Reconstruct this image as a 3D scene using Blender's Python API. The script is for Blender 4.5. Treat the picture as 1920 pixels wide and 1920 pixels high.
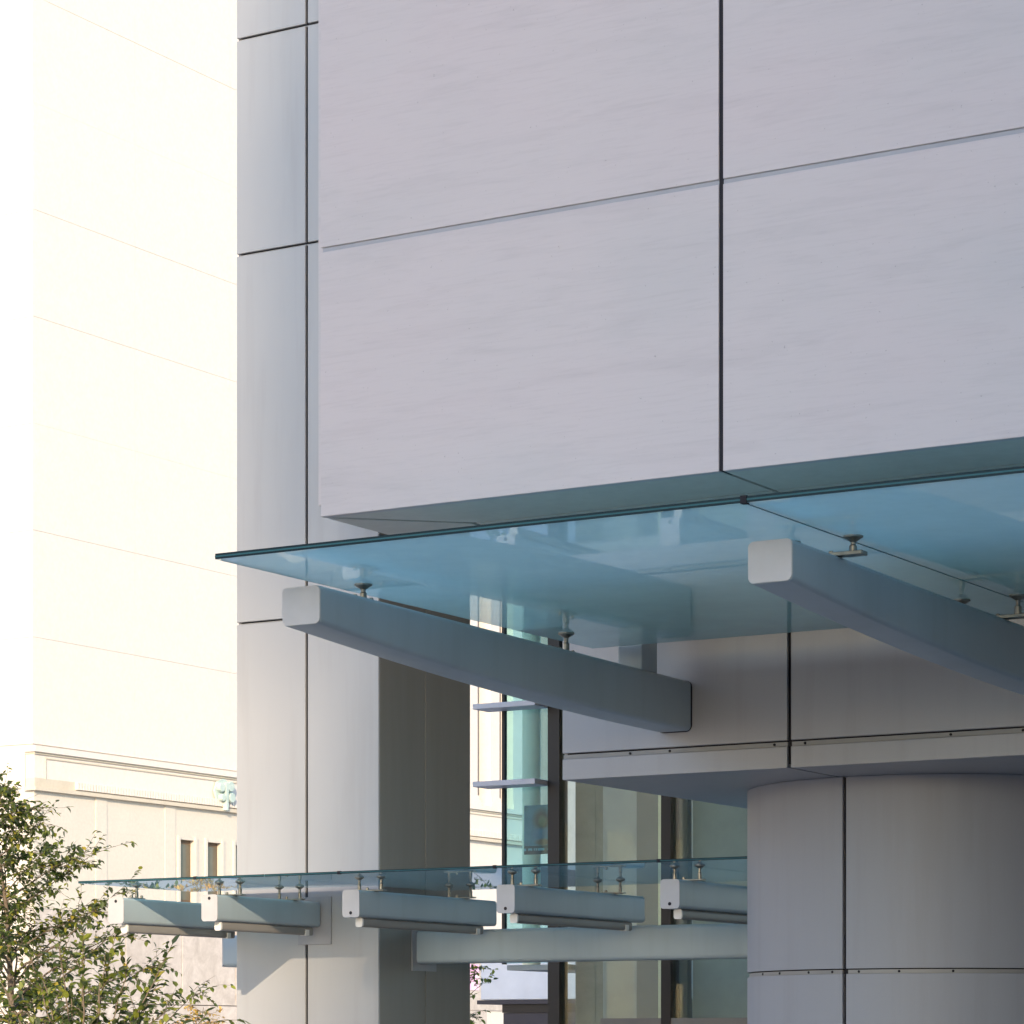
import bpy, bmesh, math, random
from mathutils import Vector, Matrix, noise

for o in list(bpy.data.objects):
    bpy.data.objects.remove(o)
scene = bpy.context.scene
COL = scene.collection
R_ = math.radians

# ------------------------------------------------------------------ camera, sky, sun, exposure
# x runs along the facade (to the right and towards the camera), y runs into the building
cam_data = bpy.data.cameras.new('camera')
cam = bpy.data.objects.new('camera', cam_data)
COL.objects.link(cam)
cam.location = (0, 0, 1.6)
cam.rotation_euler = (R_(90), 0, R_(31.13))
cam_data.sensor_width = 36
cam_data.lens = 102.5
cam_data.shift_y = 0.5208
cam_data.clip_start = 0.1
cam_data.clip_end = 5000
scene.camera = cam

SUN_TRAVEL = Vector((-0.85, 1.55, -0.55)).normalized()
to_sun = -SUN_TRAVEL
SUN_EL = math.asin(to_sun.z)
SUN_ROT = math.atan2(to_sun.x, to_sun.y)

world = bpy.data.worlds.new('World')
scene.world = world
world.use_nodes = True
wn = world.node_tree.nodes
wl = world.node_tree.links
for n in list(wn):
    wn.remove(n)
wout = wn.new('ShaderNodeOutputWorld')
wbg = wn.new('ShaderNodeBackground')
wsky = wn.new('ShaderNodeTexSky')
wsky.sky_type = 'NISHITA'
wsky.sun_disc = False
wsky.sun_elevation = SUN_EL
wsky.sun_rotation = SUN_ROT
wsky.altitude = 50
wsky.air_density = 1.0
wsky.dust_density = 0.9
wsky.ozone_density = 2.0
wbg.inputs['Strength'].default_value = 0.15
wl.new(wsky.outputs[0], wbg.inputs[0])
wl.new(wbg.outputs[0], wout.inputs[0])

sun_data = bpy.data.lights.new('sun', 'SUN')
sun_data.energy = 2.0
sun_data.angle = R_(0.53)
sun_data.color = (1.0, 0.80, 0.56)
sun = bpy.data.objects.new('sun', sun_data)
COL.objects.link(sun)
sun.rotation_euler = SUN_TRAVEL.to_track_quat('-Z', 'Y').to_euler()
sun.location = (40, -60, 60)

scene.view_settings.view_transform = 'Standard'
scene.view_settings.look = 'None'
scene.view_settings.exposure = 1.66
scene.view_settings.gamma = 1.0
scene.view_settings.use_curve_mapping = False
scene.render.engine = 'CYCLES'
scene.cycles.use_denoising = True
scene.cycles.max_bounces = 10
scene.cycles.diffuse_bounces = 4
scene.cycles.glossy_bounces = 5
scene.cycles.transmission_bounces = 8
scene.cycles.transparent_max_bounces = 24

# ------------------------------------------------------------------ materials
class NT:
    def __init__(self, name):
        self.m = bpy.data.materials.new(name)
        self.m.use_nodes = True
        self.t = self.m.node_tree
        for n in list(self.t.nodes):
            self.t.nodes.remove(n)
        self.out = self.new('ShaderNodeOutputMaterial')
    def new(self, typ, **kw):
        n = self.t.nodes.new(typ)
        for k, v in kw.items():
            setattr(n, k, v)
        return n
    def link(self, a, b):
        self.t.links.new(a, b)
    def noise(self, scale, detail=4.0, rough=0.55, stretch=(1, 1, 1), rot=(0, 0, 0), dist=0.0):
        tc = self.new('ShaderNodeTexCoord')
        mp = self.new('ShaderNodeMapping')
        mp.inputs['Scale'].default_value = stretch
        mp.inputs['Rotation'].default_value = rot
        no = self.new('ShaderNodeTexNoise')
        no.inputs['Scale'].default_value = scale
        no.inputs['Detail'].default_value = detail
        no.inputs['Roughness'].default_value = rough
        no.inputs['Distortion'].default_value = dist
        geo = self.new('ShaderNodeNewGeometry')
        self.link(geo.outputs['Position'], mp.inputs['Vector'])
        self.link(mp.outputs[0], no.inputs['Vector'])
        return no.outputs['Fac']
    def ramp(self, fac, stops):
        r = self.new('ShaderNodeValToRGB')
        cr = r.color_ramp
        while len(cr.elements) < len(stops):
            cr.elements.new(0.5)
        for e, (p, c) in zip(cr.elements, stops):
            e.position = p
            e.color = (*c, 1)
        self.link(fac, r.inputs[0])
        return r.outputs[0]
    def mix(self, fac, a, b, mode='MIX'):
        n = self.new('ShaderNodeMix')
        n.data_type = 'RGBA'
        n.blend_type = mode
        for inp, v in ((0, fac), (6, a), (7, b)):
            if hasattr(v, 'is_output') or isinstance(v, bpy.types.NodeSocket):
                self.link(v, n.inputs[inp])
            elif inp == 0:
                n.inputs[0].default_value = v
            else:
                n.inputs[inp].default_value = (*v, 1)
        return n.outputs[2]
    def math(self, op, a, b=None):
        n = self.new('ShaderNodeMath', operation=op)
        for i, v in enumerate((a, b)):
            if v is None:
                continue
            if isinstance(v, bpy.types.NodeSocket):
                self.link(v, n.inputs[i])
            else:
                n.inputs[i].default_value = v
        return n.outputs[0]
    def bump(self, h, strength=0.2, dist=0.01):
        b = self.new('ShaderNodeBump')
        b.inputs['Strength'].default_value = strength
        b.inputs['Distance'].default_value = dist
        self.link(h, b.inputs['Height'])
        return b.outputs[0]
    def principled(self, color, rough=0.5, metallic=0.0, spec=0.5, normal=None):
        p = self.new('ShaderNodeBsdfPrincipled')
        if isinstance(color, bpy.types.NodeSocket):
            self.link(color, p.inputs['Base Color'])
        else:
            p.inputs['Base Color'].default_value = (*color, 1)
        if isinstance(rough, bpy.types.NodeSocket):
            self.link(rough, p.inputs['Roughness'])
        else:
            p.inputs['Roughness'].default_value = rough
        p.inputs['Metallic'].default_value = metallic
        p.inputs['Specular IOR Level'].default_value = spec
        if normal is not None:
            self.link(normal, p.inputs['Normal'])
        return p
    def done(self, shader):
        self.link(shader, self.out.inputs['Surface'])
        return self.m

def mat_plain(name, color, rough=0.5, metallic=0.0, spec=0.5, vary=0.06, scale=3.0, bump=0.0):
    t = NT(name)
    f = t.noise(scale, 5.0)
    lo = tuple(c * (1 - vary) for c in color)
    hi = tuple(min(1, c * (1 + vary)) for c in color)
    c = t.ramp(f, [(0.3, lo), (0.7, hi)])
    nrm = None
    if bump:
        nrm = t.bump(t.noise(220.0, 2.0), bump, 0.002)
    return t.done(t.principled(c, rough, metallic, spec, nrm).outputs[0])

def mat_stone(name):
    # pale lilac marble with faint slanting veins
    t = NT(name)
    geo = t.new('ShaderNodeNewGeometry')
    rnd = geo.outputs['Random Per Island']
    broad = t.noise(0.55, 4.0, 0.5, (1, 1, 1.6))
    vein = t.noise(2.6, 7.0, 0.62, (0.42, 0.42, 3.4), (0, R_(7), 0), 0.7)
    fine = t.noise(16.0, 6.0, 0.7, (0.22, 0.22, 3.6), (0, R_(5), 0), 0.5)
    base = t.ramp(broad, [(0.32, (0.43, 0.41, 0.425)), (0.5, (0.462, 0.428, 0.442)), (0.68, (0.474, 0.428, 0.444))])
    vm = t.ramp(vein, [(0.34, (0.945, 0.94, 0.945)), (0.5, (1, 1, 1)), (0.66, (1.0, 1.0, 1.0)), (0.8, (0.965, 0.955, 0.96))])
    c = t.mix(1.0, base, vm, 'MULTIPLY')
    fm = t.ramp(fine, [(0.36, (0.95, 0.945, 0.95)), (0.5, (1, 1, 1))])
    c = t.mix(1.0, c, fm, 'MULTIPLY')
    # pitting
    pit = t.noise(55.0, 2.0, 0.5)
    pm = t.ramp(pit, [(0.22, (0.72, 0.72, 0.72)), (0.27, (1, 1, 1))])
    c = t.mix(1.0, c, pm, 'MULTIPLY')
    # each slab its own shade
    v = t.new('ShaderNodeMapRange')
    v.inputs[3].default_value = 0.955
    v.inputs[4].default_value = 1.03
    t.link(rnd, v.inputs[0])
    cc = t.new('ShaderNodeCombineColor')
    for i in range(3):
        t.link(v.outputs[0], cc.inputs[i])
    c = t.mix(1.0, c, cc.outputs[0], 'MULTIPLY')
    nrm = t.bump(fine, 0.04, 0.003)
    return t.done(t.principled(c, 0.62, 0, 0.35, nrm).outputs[0])

def mat_metal_panel(name, color, rough=0.42, metallic=0.15, mottled=0.035, coat=0.0):
    t = NT(name)
    f = t.noise(0.9, 3.0, 0.5, (1, 1, 0.5))
    g = t.noise(420.0, 2.0, 0.6)
    lo = tuple(c * (1 - mottled) for c in color)
    hi = tuple(c * (1 + mottled) for c in color)
    c = t.ramp(f, [(0.3, lo), (0.7, hi)])
    gm = t.ramp(g, [(0.3, (0.955, 0.955, 0.955)), (0.7, (1.03, 1.03, 1.03))])
    c = t.mix(1.0, c, gm, 'MULTIPLY')
    rain = t.noise(3.0, 4.0, 0.6, (2.2, 2.2, 0.16))
    rm = t.ramp(rain, [(0.33, (0.95, 0.945, 0.935)), (0.5, (1, 1, 1))])
    c = t.mix(1.0, c, rm, 'MULTIPLY')
    r = t.math('MULTIPLY_ADD', f, 0.12)
    r.node.inputs[2].default_value = rough - 0.06
    nrm = t.bump(t.noise(1.4, 2.0), 0.05, 0.03)
    p = t.principled(c, r, metallic, 0.5, nrm)
    p.inputs['Coat Weight'].default_value = coat
    p.inputs['Coat Roughness'].default_value = 0.22
    return t.done(p.outputs[0])

def mat_glass(name, tint, frit, frit_color, rough=0.015, dirt=0.0, boost=1.0):
    t = NT(name)
    tr = t.new('ShaderNodeBsdfTransparent')
    tr.inputs[0].default_value = (*tint, 1)
    base = tr.outputs[0]
    if frit > 0:
        tl = t.new('ShaderNodeBsdfTranslucent')
        tl.inputs[0].default_value = (*frit_color, 1)
        df = t.new('ShaderNodeBsdfDiffuse')
        df.inputs[0].default_value = (*frit_color, 1)
        fm = t.new('ShaderNodeMixShader')
        fm.inputs[0].default_value = 0.3
        t.link(tl.outputs[0], fm.inputs[1])
        t.link(df.outputs[0], fm.inputs[2])
        mx = t.new('ShaderNodeMixShader')
        mx.inputs[0].default_value = frit
        if dirt > 0:
            d = t.noise(1.6, 6.0, 0.65, (1, 1, 1))
            dm = t.new('ShaderNodeMapRange')
            dm.inputs[1].default_value = 0.3
            dm.inputs[2].default_value = 0.7
            dm.inputs[3].default_value = frit * (1 - dirt)
            dm.inputs[4].default_value = frit * (1 + dirt)
            t.link(d, dm.inputs[0])
            t.link(dm.outputs[0], mx.inputs[0])
        t.link(base, mx.inputs[1])
        t.link(fm.outputs[0], mx.inputs[2])
        base = mx.outputs[0]
    lw = t.new('ShaderNodeLayerWeight')
    lw.inputs[0].default_value = 0.5
    p5 = t.math('POWER', lw.outputs['Facing'], 5.0)
    fr = t.math('MULTIPLY_ADD', p5, 0.9 * boost)
    fr.node.inputs[2].default_value = 0.04 * boost
    gl = t.new('ShaderNodeBsdfGlossy')
    gl.inputs['Roughness'].default_value = rough
    gl.inputs['Color'].default_value = (0.92, 0.97, 1.0, 1)
    ms = t.new('ShaderNodeMixShader')
    t.link(fr, ms.inputs[0])
    t.link(base, ms.inputs[1])
    t.link(gl.outputs[0], ms.inputs[2])
    return t.done(ms.outputs[0])

def mat_leaf(name, dark, mid, light):
    t = NT(name)
    geo = t.new('ShaderNodeNewGeometry')
    c = t.ramp(geo.outputs['Random Per Island'], [(0.0, dark), (0.55, mid), (0.9, light), (1.0, (light[0] * 1.5, light[1] * 1.05, light[2]))])
    p = t.principled(c, 0.48, 0, 0.4)
    tl = t.new('ShaderNodeBsdfTranslucent')
    b = t.mix(1.0, c, (1.5, 1.7, 0.7), 'MULTIPLY')
    t.link(b, tl.inputs[0])
    ms = t.new('ShaderNodeMixShader')
    ms.inputs[0].default_value = 0.4
    t.link(p.outputs[0], ms.inputs[1])
    t.link(tl.outputs[0], ms.inputs[2])
    return t.done(ms.outputs[0])

def mat_granite(name, a, b, rough=0.7):
    t = NT(name)
    f = t.noise(1.2, 8.0, 0.7, (1, 1, 1), (0, 0, 0), 0.8)
    g = t.noise(9.0, 4.0, 0.7)
    c = t.ramp(f, [(0.3, a), (0.68, b)])
    gm = t.ramp(g, [(0.3, (0.93, 0.925, 0.92)), (0.65, (1.02, 1.02, 1.02))])
    c = t.mix(1.0, c, gm, 'MULTIPLY')
    return t.done(t.principled(c, rough, 0, 0.3).outputs[0])

def mat_tower(name):
    t = NT(name)
    tc = t.new('ShaderNodeTexCoord')
    br = t.new('ShaderNodeTexBrick')
    br.offset = 0.0
    br.inputs['Color1'].default_value = (0.06, 0.08, 0.1, 1)
    br.inputs['Color2'].default_value = (0.09, 0.11, 0.13, 1)
    br.inputs['Mortar'].default_value = (0.42, 0.4, 0.37, 1)
    br.inputs['Scale'].default_value = 1.0
    br.inputs['Mortar Size'].default_value = 0.5
    br.inputs['Brick Width'].default_value = 3.0
    br.inputs['Row Height'].default_value = 3.6
    geo = t.new('ShaderNodeNewGeometry')
    sx = t.new('ShaderNodeSeparateXYZ')
    t.link(geo.outputs['Position'], sx.inputs[0])
    cx = t.new('ShaderNodeCombineXYZ')
    s = t.math('ADD', sx.outputs[0], sx.outputs[1])
    t.link(s, cx.inputs[0])
    t.link(sx.outputs[2], cx.inputs[1])
    t.link(cx.outputs[0], br.inputs['Vector'])
    return t.done(t.principled(br.outputs['Color'], 0.4, 0, 0.5).outputs[0])

M = {}
M['stone'] = mat_stone('lilac_stone')
M['joint_dark'] = mat_plain('dark_joint', (0.018, 0.017, 0.022), 0.8, 0, 0.2)
M['joint_grey'] = mat_plain('grey_sealant', (0.31, 0.32, 0.36), 0.7, 0, 0.3)
M['soffit'] = mat_granite('soffit_stone', (0.53, 0.51, 0.47), (0.57, 0.55, 0.505), 0.6)
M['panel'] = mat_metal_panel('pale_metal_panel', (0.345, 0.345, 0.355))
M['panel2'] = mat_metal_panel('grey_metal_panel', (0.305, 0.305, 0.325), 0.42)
M['panel_shade'] = mat_metal_panel('shaded_metal_panel', (0.235, 0.222, 0.2), 0.5)  # darker, warmer tone puts the pillar side's shade into the colour
M['drum'] = mat_metal_panel('column_metal_panel', (0.262, 0.27, 0.3), 0.55, 0.0, 0.035, 0.0)
M['beam'] = mat_metal_panel('painted_steel', (0.33, 0.39, 0.425), 0.42, 0.0, 0.11)
M['cap'] = mat_plain('painted_end_cap', (0.40, 0.395, 0.405), 0.5, 0, 0.4, 0.04, 8.0)
M['steel'] = mat_plain('brushed_steel', (0.33, 0.31, 0.27), 0.38, 0.85, 0.5, 0.2, 30.0)
M['channel'] = mat_plain('joint_channel', (0.24, 0.235, 0.23), 0.5, 0.1, 0.5)
M['glass'] = mat_glass('canopy_glass', (0.74, 0.92, 0.93), 0.76, (0.76, 0.98, 0.99), 0.012, 0.08, 1.12)
M['edge'] = mat_plain('glass_edge', (0.006, 0.02, 0.026), 0.5, 0, 0.2)
M['edge_core'] = mat_plain('glass_interlayer', (0.03, 0.11, 0.13), 0.5, 0, 0.2)
M['edge_side'] = mat_plain('glass_joint_edge', (0.2, 0.34, 0.36), 0.5, 0, 0.3)
M['curtain'] = mat_glass('tinted_window_glass', (0.87, 0.93, 0.915), 0.04, (0.3, 0.42, 0.44), 0.02, 0.8, 1.0)
M['bay_glass'] = mat_glass('blue_window_glass', (0.60, 0.82, 0.86), 0.05, (0.4, 0.6, 0.62), 0.02, 0.8, 1.0)
M['mullion'] = mat_plain('dark_bronze_frame', (0.028, 0.024, 0.022), 0.4, 0.3, 0.5)
M['fin'] = mat_plain('pale_fin_metal', (0.58, 0.57, 0.62), 0.4, 0.2)
M['tube'] = mat_plain('lamp_housing', (0.22, 0.205, 0.19), 0.5, 0.0, 0.4)
M['tube_end'] = mat_plain('lamp_end', (0.62, 0.6, 0.57), 0.5)
M['cream'] = mat_granite('cream_limestone', (0.67, 0.605, 0.535), (0.69, 0.625, 0.555), 0.8)
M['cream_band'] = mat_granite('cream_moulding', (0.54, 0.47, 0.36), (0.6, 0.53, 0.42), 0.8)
M['cream_joint'] = mat_plain('cream_mortar', (0.64, 0.575, 0.5), 0.9)
M['cream_low'] = mat_granite('beige_limestone', (0.60, 0.54, 0.455), (0.63, 0.57, 0.48), 0.8)
M['granite'] = mat_granite('pink_granite', (0.42, 0.36, 0.31), (0.62, 0.55, 0.49), 0.7)
M['tan'] = mat_granite('tan_stone', (0.42, 0.32, 0.25), (0.52, 0.41, 0.33), 0.8)
M['win'] = mat_plain('shaded_window', (0.1, 0.085, 0.06), 0.15, 0, 0.6, 0.15, 2.0)
M['winframe'] = mat_plain('tan_window_frame', (0.13, 0.085, 0.05), 0.6)
M['verdigris'] = mat_granite('verdigris_bronze', (0.36, 0.46, 0.42), (0.55, 0.62, 0.56), 0.7)
M['pave'] = mat_granite('pavement_concrete', (0.33, 0.325, 0.325), (0.4, 0.39, 0.385), 0.85)
M['white'] = mat_plain('white_fascia', (0.74, 0.74, 0.78), 0.5)
M['charcoal'] = mat_plain('charcoal_panel', (0.05, 0.042, 0.05), 0.6)
M['pink'] = mat_granite('pink_cloth', (0.85, 0.35, 0.62), (0.95, 0.75, 0.86), 0.8)
M['interior'] = mat_plain('interior_plaster', (0.5, 0.49, 0.47), 0.8)
M['interior_dark'] = mat_plain('interior_grey', (0.22, 0.21, 0.195), 0.8)
M['olive'] = mat_granite('olive_render', (0.2, 0.195, 0.15), (0.34, 0.33, 0.27), 0.8)
M['yellow'] = mat_plain('cream_column_paint', (0.93, 0.86, 0.6), 0.6)
M['bark'] = mat_granite('bark', (0.1, 0.075, 0.055), (0.2, 0.16, 0.125), 0.9)
M['leaf'] = mat_leaf('green_leaf', (0.04, 0.055, 0.026), (0.085, 0.115, 0.04), (0.26, 0.28, 0.045))
M['leaf_gold'] = mat_leaf('golden_leaf', (0.3, 0.17, 0.05), (0.5, 0.3, 0.08), (0.65, 0.45, 0.15))
M['tower'] = mat_tower('tower_facade')

# ------------------------------------------------------------------ object helpers
ORI = {}
def thing(name, label, cat, loc=(0, 0, 0), group=None):
    o = bpy.data.objects.new(name, None)
    COL.objects.link(o)
    o.location = loc
    o.empty_display_size = 0.2
    o['label'] = label
    o['category'] = cat
    if group:
        o['group'] = group
    ORI[o] = Vector(loc)
    return o

def link(name, me, mat, parent=None, loc=None):
    o = bpy.data.objects.new(name, me)
    COL.objects.link(o)
    if isinstance(mat, str):
        mat = [mat]
    if not me.materials:
        for m in mat:
            me.materials.append(M[m])
    base = Vector((0, 0, 0))
    if parent is not None:
        o.parent = parent
        base = ORI[parent]
    if loc is not None:                # mesh is centred on its own origin
        o.location = Vector(loc) - base
        ORI[o] = Vector(loc)
    else:                              # mesh is in world coordinates
        me.transform(Matrix.Translation(-base))
        ORI[o] = base
    return o

def bm_box(bm, x0, x1, y0, y1, z0, z1):
    vs = [bm.verts.new(p) for p in ((x0, y0, z0), (x1, y0, z0), (x1, y1, z0), (x0, y1, z0), (x0, y0, z1), (x1, y0, z1), (x1, y1, z1), (x0, y1, z1))]
    for f in ((0, 3, 2, 1), (4, 5, 6, 7), (0, 1, 5, 4), (1, 2, 6, 5), (2, 3, 7, 6), (3, 0, 4, 7)):
        bm.faces.new([vs[i] for i in f])

def finish(bm, name, bevel=0.0, seg=1, smooth=False):
    if bevel > 0:
        bmesh.ops.bevel(bm, geom=list(bm.edges), offset=bevel, segments=seg, affect='EDGES', profile=0.5)
    bmesh.ops.recalc_face_normals(bm, faces=list(bm.faces))
    me = bpy.data.meshes.new(name)
    bm.to_mesh(me)
    bm.free()
    if smooth:
        for p in me.polygons:
            p.use_smooth = True
    return me

def box(name, x0, x1, y0, y1, z0, z1, mat, parent=None, bevel=0.0, seg=1):
    bm = bmesh.new()
    bm_box(bm, x0, x1, y0, y1, z0, z1)
    return link(name, finish(bm, name, bevel, seg), mat, parent)

def bm_prism(bm, pts, vec):
    """extrude a polygon of 3D points along vec"""
    vec = Vector(vec)
    a = [bm.verts.new(p) for p in pts]
    b = [bm.verts.new(Vector(p) + vec) for p in pts]
    bm.faces.new(a[::-1])
    bm.faces.new(b)
    n = len(pts)
    for i in range(n):
        bm.faces.new((a[i], a[(i + 1) % n], b[(i + 1) % n], b[i]))

def prism(name, pts, vec, mat, parent=None, bevel=0.0):
    bm = bmesh.new()
    bm_prism(bm, pts, vec)
    return link(name, finish(bm, name, bevel), mat, parent)

def rrect(x0, x1, z0, z1, r, n=4):
    pts = []
    for cx, cz, a0 in ((x1 - r, z1 - r, 0), (x0 + r, z1 - r, 90), (x0 + r, z0 + r, 180), (x1 - r, z0 + r, 270)):
        for i in range(n + 1):
            a = R_(a0 + 90 * i / n)
            pts.append((cx + r * math.cos(a), cz + r * math.sin(a)))
    return pts

def lathe_mesh(name, prof, n=14):
    """prof: list of (radius, z) from bottom to top"""
    bm = bmesh.new()
    rings = []
    for r, z in prof:
        rings.append([bm.verts.new((r * math.cos(2 * math.pi * i / n), r * math.sin(2 * math.pi * i / n), z)) for i in range(n)])
    for a, b in zip(rings, rings[1:]):
        for i in range(n):
            bm.faces.new((a[i], a[(i + 1) % n], b[(i + 1) % n], b[i]))
    bm.faces.new(rings[0][::-1])
    bm.faces.new(rings[-1])
    me = finish(bm, name)
    return me

def smooth_by_angle(me, deg=35):
    for p in me.polygons:
        p.use_smooth = True
    me.set_sharp_from_angle(angle=R_(deg))

def sweep_beam(name, x0, x1, stations, r, mat, parent):
    """rounded box beam running along y; stations: (y, z_bottom, z_top)"""
    bm = bmesh.new()
    rings = []
    for y, zb, zt in stations:
        rings.append([bm.verts.new((x, y, z)) for x, z in rrect(x0, x1, zb, zt, r)])
    n = len(rings[0])
    for a, b in zip(rings, rings[1:]):
        for i in range(n):
            bm.faces.new((a[i], a[(i + 1) % n], b[(i + 1) % n], b[i]))
    bm.faces.new(rings[0])
    bm.faces.new(rings[-1][::-1])
    me = finish(bm, name)
    smooth_by_angle(me, 40)
    return link(name, me, mat, parent)

# ------------------------------------------------------------------ ground
bm = bmesh.new()
vs = [bm.verts.new(p) for p in ((-900, -900, 0), (900, -900, 0), (900, 900, 0), (-900, 900, 0))]
bm.faces.new(vs)
g = link('ground', finish(bm, 'ground'), 'pave')
g['kind'] = 'structure'

# ------------------------------------------------------------------ unseen tower added to shade the entrance, stepped to shape the pillar's sunlight
tw = thing('added_shade_tower', 'unseen grey tower added behind the viewer to shade the entrance', 'tower', (110, -122, 0))
box('facade', 73.42, 150, -140, -105, 0, 62.6, 'tower', tw)
box('shading_band', 72.45, 150.5, -140, -105, 62.601, 67.5, 'tower', tw)  # projecting band shaped to shade the middle of the pillar
box('upper_facade', 72.85, 150, -140, -105, 67.501, 110, 'tower', tw)
box('roof_slab', 74.0, 149.4, -139.4, -105.6, 110.003, 111.2, 'charcoal', tw)

# unseen wing added on the viewer's right to block skylight
wg = thing('added_shade_wing', 'unseen dark wing added on the right to block skylight', 'building', (16, 8, 0))
box('facade', 7.2, 23, -15, 34, 0, 36, 'tower', wg)
box('roof_slab', 7.4, 22.8, -14.8, 33.8, 36.003, 36.8, 'charcoal', wg)

# unseen pale block added left of the view to bounce sunlight
sb = thing('added_bounce_block', 'unseen pale stone block added left of the view to bounce sunlight', 'building', (-52, 0, 0))
box('facade', -60, -45.0, -60, 34, 0, 14, 'cream', sb)
box('cornice', -60.3, -44.7, -60.3, 34.3, 14.003, 14.8, 'cream_band', sb)
for k in range(22):
    for j in range(3):
        box('window', -45.05, -44.96, -57 + 4.0 * k, -55.2 + 4.0 * k, 2.0 + 4.0 * j, 4.4 + 4.0 * j, 'win', sb)

# ------------------------------------------------------------------ overhanging stone-clad wall
XB, YB, ZB = -9.72, 13.94, 4.674      # left end, front plane, underside
W = thing('overhanging_wall', 'overhanging wall of large pale lilac stone slabs above the glass canopy', 'wall', (XB + 6, YB + 3, ZB))
xs = [XB, -7.113, -4.50, -1.89, 0.72]
zs = [ZB, 6.224, 7.78, 9.34, 10.9]
GV, GH = 0.0125, 0.0135
box('backing_wall', XB + 0.02, 0.7, YB + 0.14, 20.4, ZB + 0.12, 10.85, 'joint_dark', W)
for i in range(4):
    for j in range(4):
        x0 = xs[i] + (GV if i else 0)
        x1 = xs[i + 1] - GV
        z0 = zs[j] + (GH if j else 0)
        z1 = zs[j + 1] - GH
        box('stone_slab', x0, x1, YB, YB + 0.05, z0, z1, 'stone', W, 0.003)
for j in range(1, 4):
    for i in range(4):
        box('joint_seal', xs[i] + (GV if i else 0.01), xs[i + 1] - GV, YB + 0.010, YB + 0.145, zs[j] - GH + 0.001, zs[j] + GH - 0.001, 'joint_grey', W)
# underside: mitred front strip, then inner field
for i in range(1, 4):
    box('seam_strip', xs[i] - GV + 0.001, xs[i] + GV - 0.001, YB + 0.006, YB + 0.139, ZB + 0.004, 10.85, 'joint_dark', W)
box('added_shade_block', -14.26, 0.7, 20.42, 34, 6.2, 15.2, 'stone', W)  # unseen block added overhead to darken the pillar's side
SW = 0.65
ZS0 = ZB + 0.0
def soffit_poly(name, pts, parent, mat='soffit'):
    return prism(name, [(x, y, ZS0 + 0.001) for x, y in pts], (0, 0, 0.044), mat, parent)
gap = 0.012
soffit_poly('soffit_slab', [(XB + 0.06, YB + 0.052), (xs[1] - GV, YB + 0.052), (xs[1] - GV, YB + SW - gap), (XB + SW + 0.02 + gap, YB + SW - gap)], W)
for i in range(1, 4):
    soffit_poly('soffit_slab', [(xs[i] + GV, YB + 0.052), (xs[i + 1] - GV, YB + 0.052), (xs[i + 1] - GV, YB + SW - gap), (xs[i] + GV, YB + SW - gap)], W)
soffit_poly('soffit_slab', [(XB + 0.002, YB + 0.075), (XB + SW - gap - 0.01, YB + SW), (XB + SW - gap - 0.01, 20.4), (XB + 0.002, 20.4)], W)
for i in range(0, 4):
    soffit_poly('soffit_slab', [((XB + SW + gap) if i == 0 else xs[i] + GV, YB + SW + gap * 0.3), (xs[i + 1] - GV, YB + SW + gap * 0.3), (xs[i + 1] - GV, 20.4), ((XB + SW + gap) if i == 0 else xs[i] + GV, 20.4)], W)

# ------------------------------------------------------------------ square pillar
PX0, PX1, PY0, PY1 = -15.85, -14.3, 21.4, 22.93
P = thing('square_pillar', 'tall square pillar clad in pale metal panels left of the stone wall', 'pillar', ((PX0 + PX1) / 2, (PY0 + PY1) / 2, 0))
box('core', PX0 + 0.035, PX1 - 0.035, PY0 + 0.04, PY1 - 0.04, 0, 15.6, 'joint_dark', P)
pz = [0.02, 5.43, 8.78, 10.74, 14.1, 15.6]
pxm = (PX0 + PX1) / 2
G = 0.013
for k in range(5):
    z0, z1 = pz[k] + 0.012, pz[k + 1] - 0.012
    for (x0, x1) in ((PX0, pxm - G), (pxm + G, PX1)):
        box('front_panel', x0, x1, PY0, PY0 + 0.028, z0, z1, 'panel', P, 0.004)
    box('joint_channel', PX0 + 0.03, PX1 - 0.03, PY0 + 0.018, PY0 + 0.038, pz[k + 1] - 0.011, pz[k + 1] - 0.001, 'channel', P)
pym = (PY0 + PY1) / 2
for (y0, y1) in ((PY0 + 0.030, pym - 0.006), (pym + 0.006, PY1)):
    box('side_panel', PX1 - 0.028, PX1 - 0.001, y0, y1, 0.03, 15.6, 'panel_shade', P, 0.003)
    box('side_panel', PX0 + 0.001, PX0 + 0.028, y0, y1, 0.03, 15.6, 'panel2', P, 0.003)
box('rear_panel', PX0 + 0.03, PX1 - 0.03, PY1 - 0.03, PY1 - 0.002, 0.03, 15.6, 'panel2', P)

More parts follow.
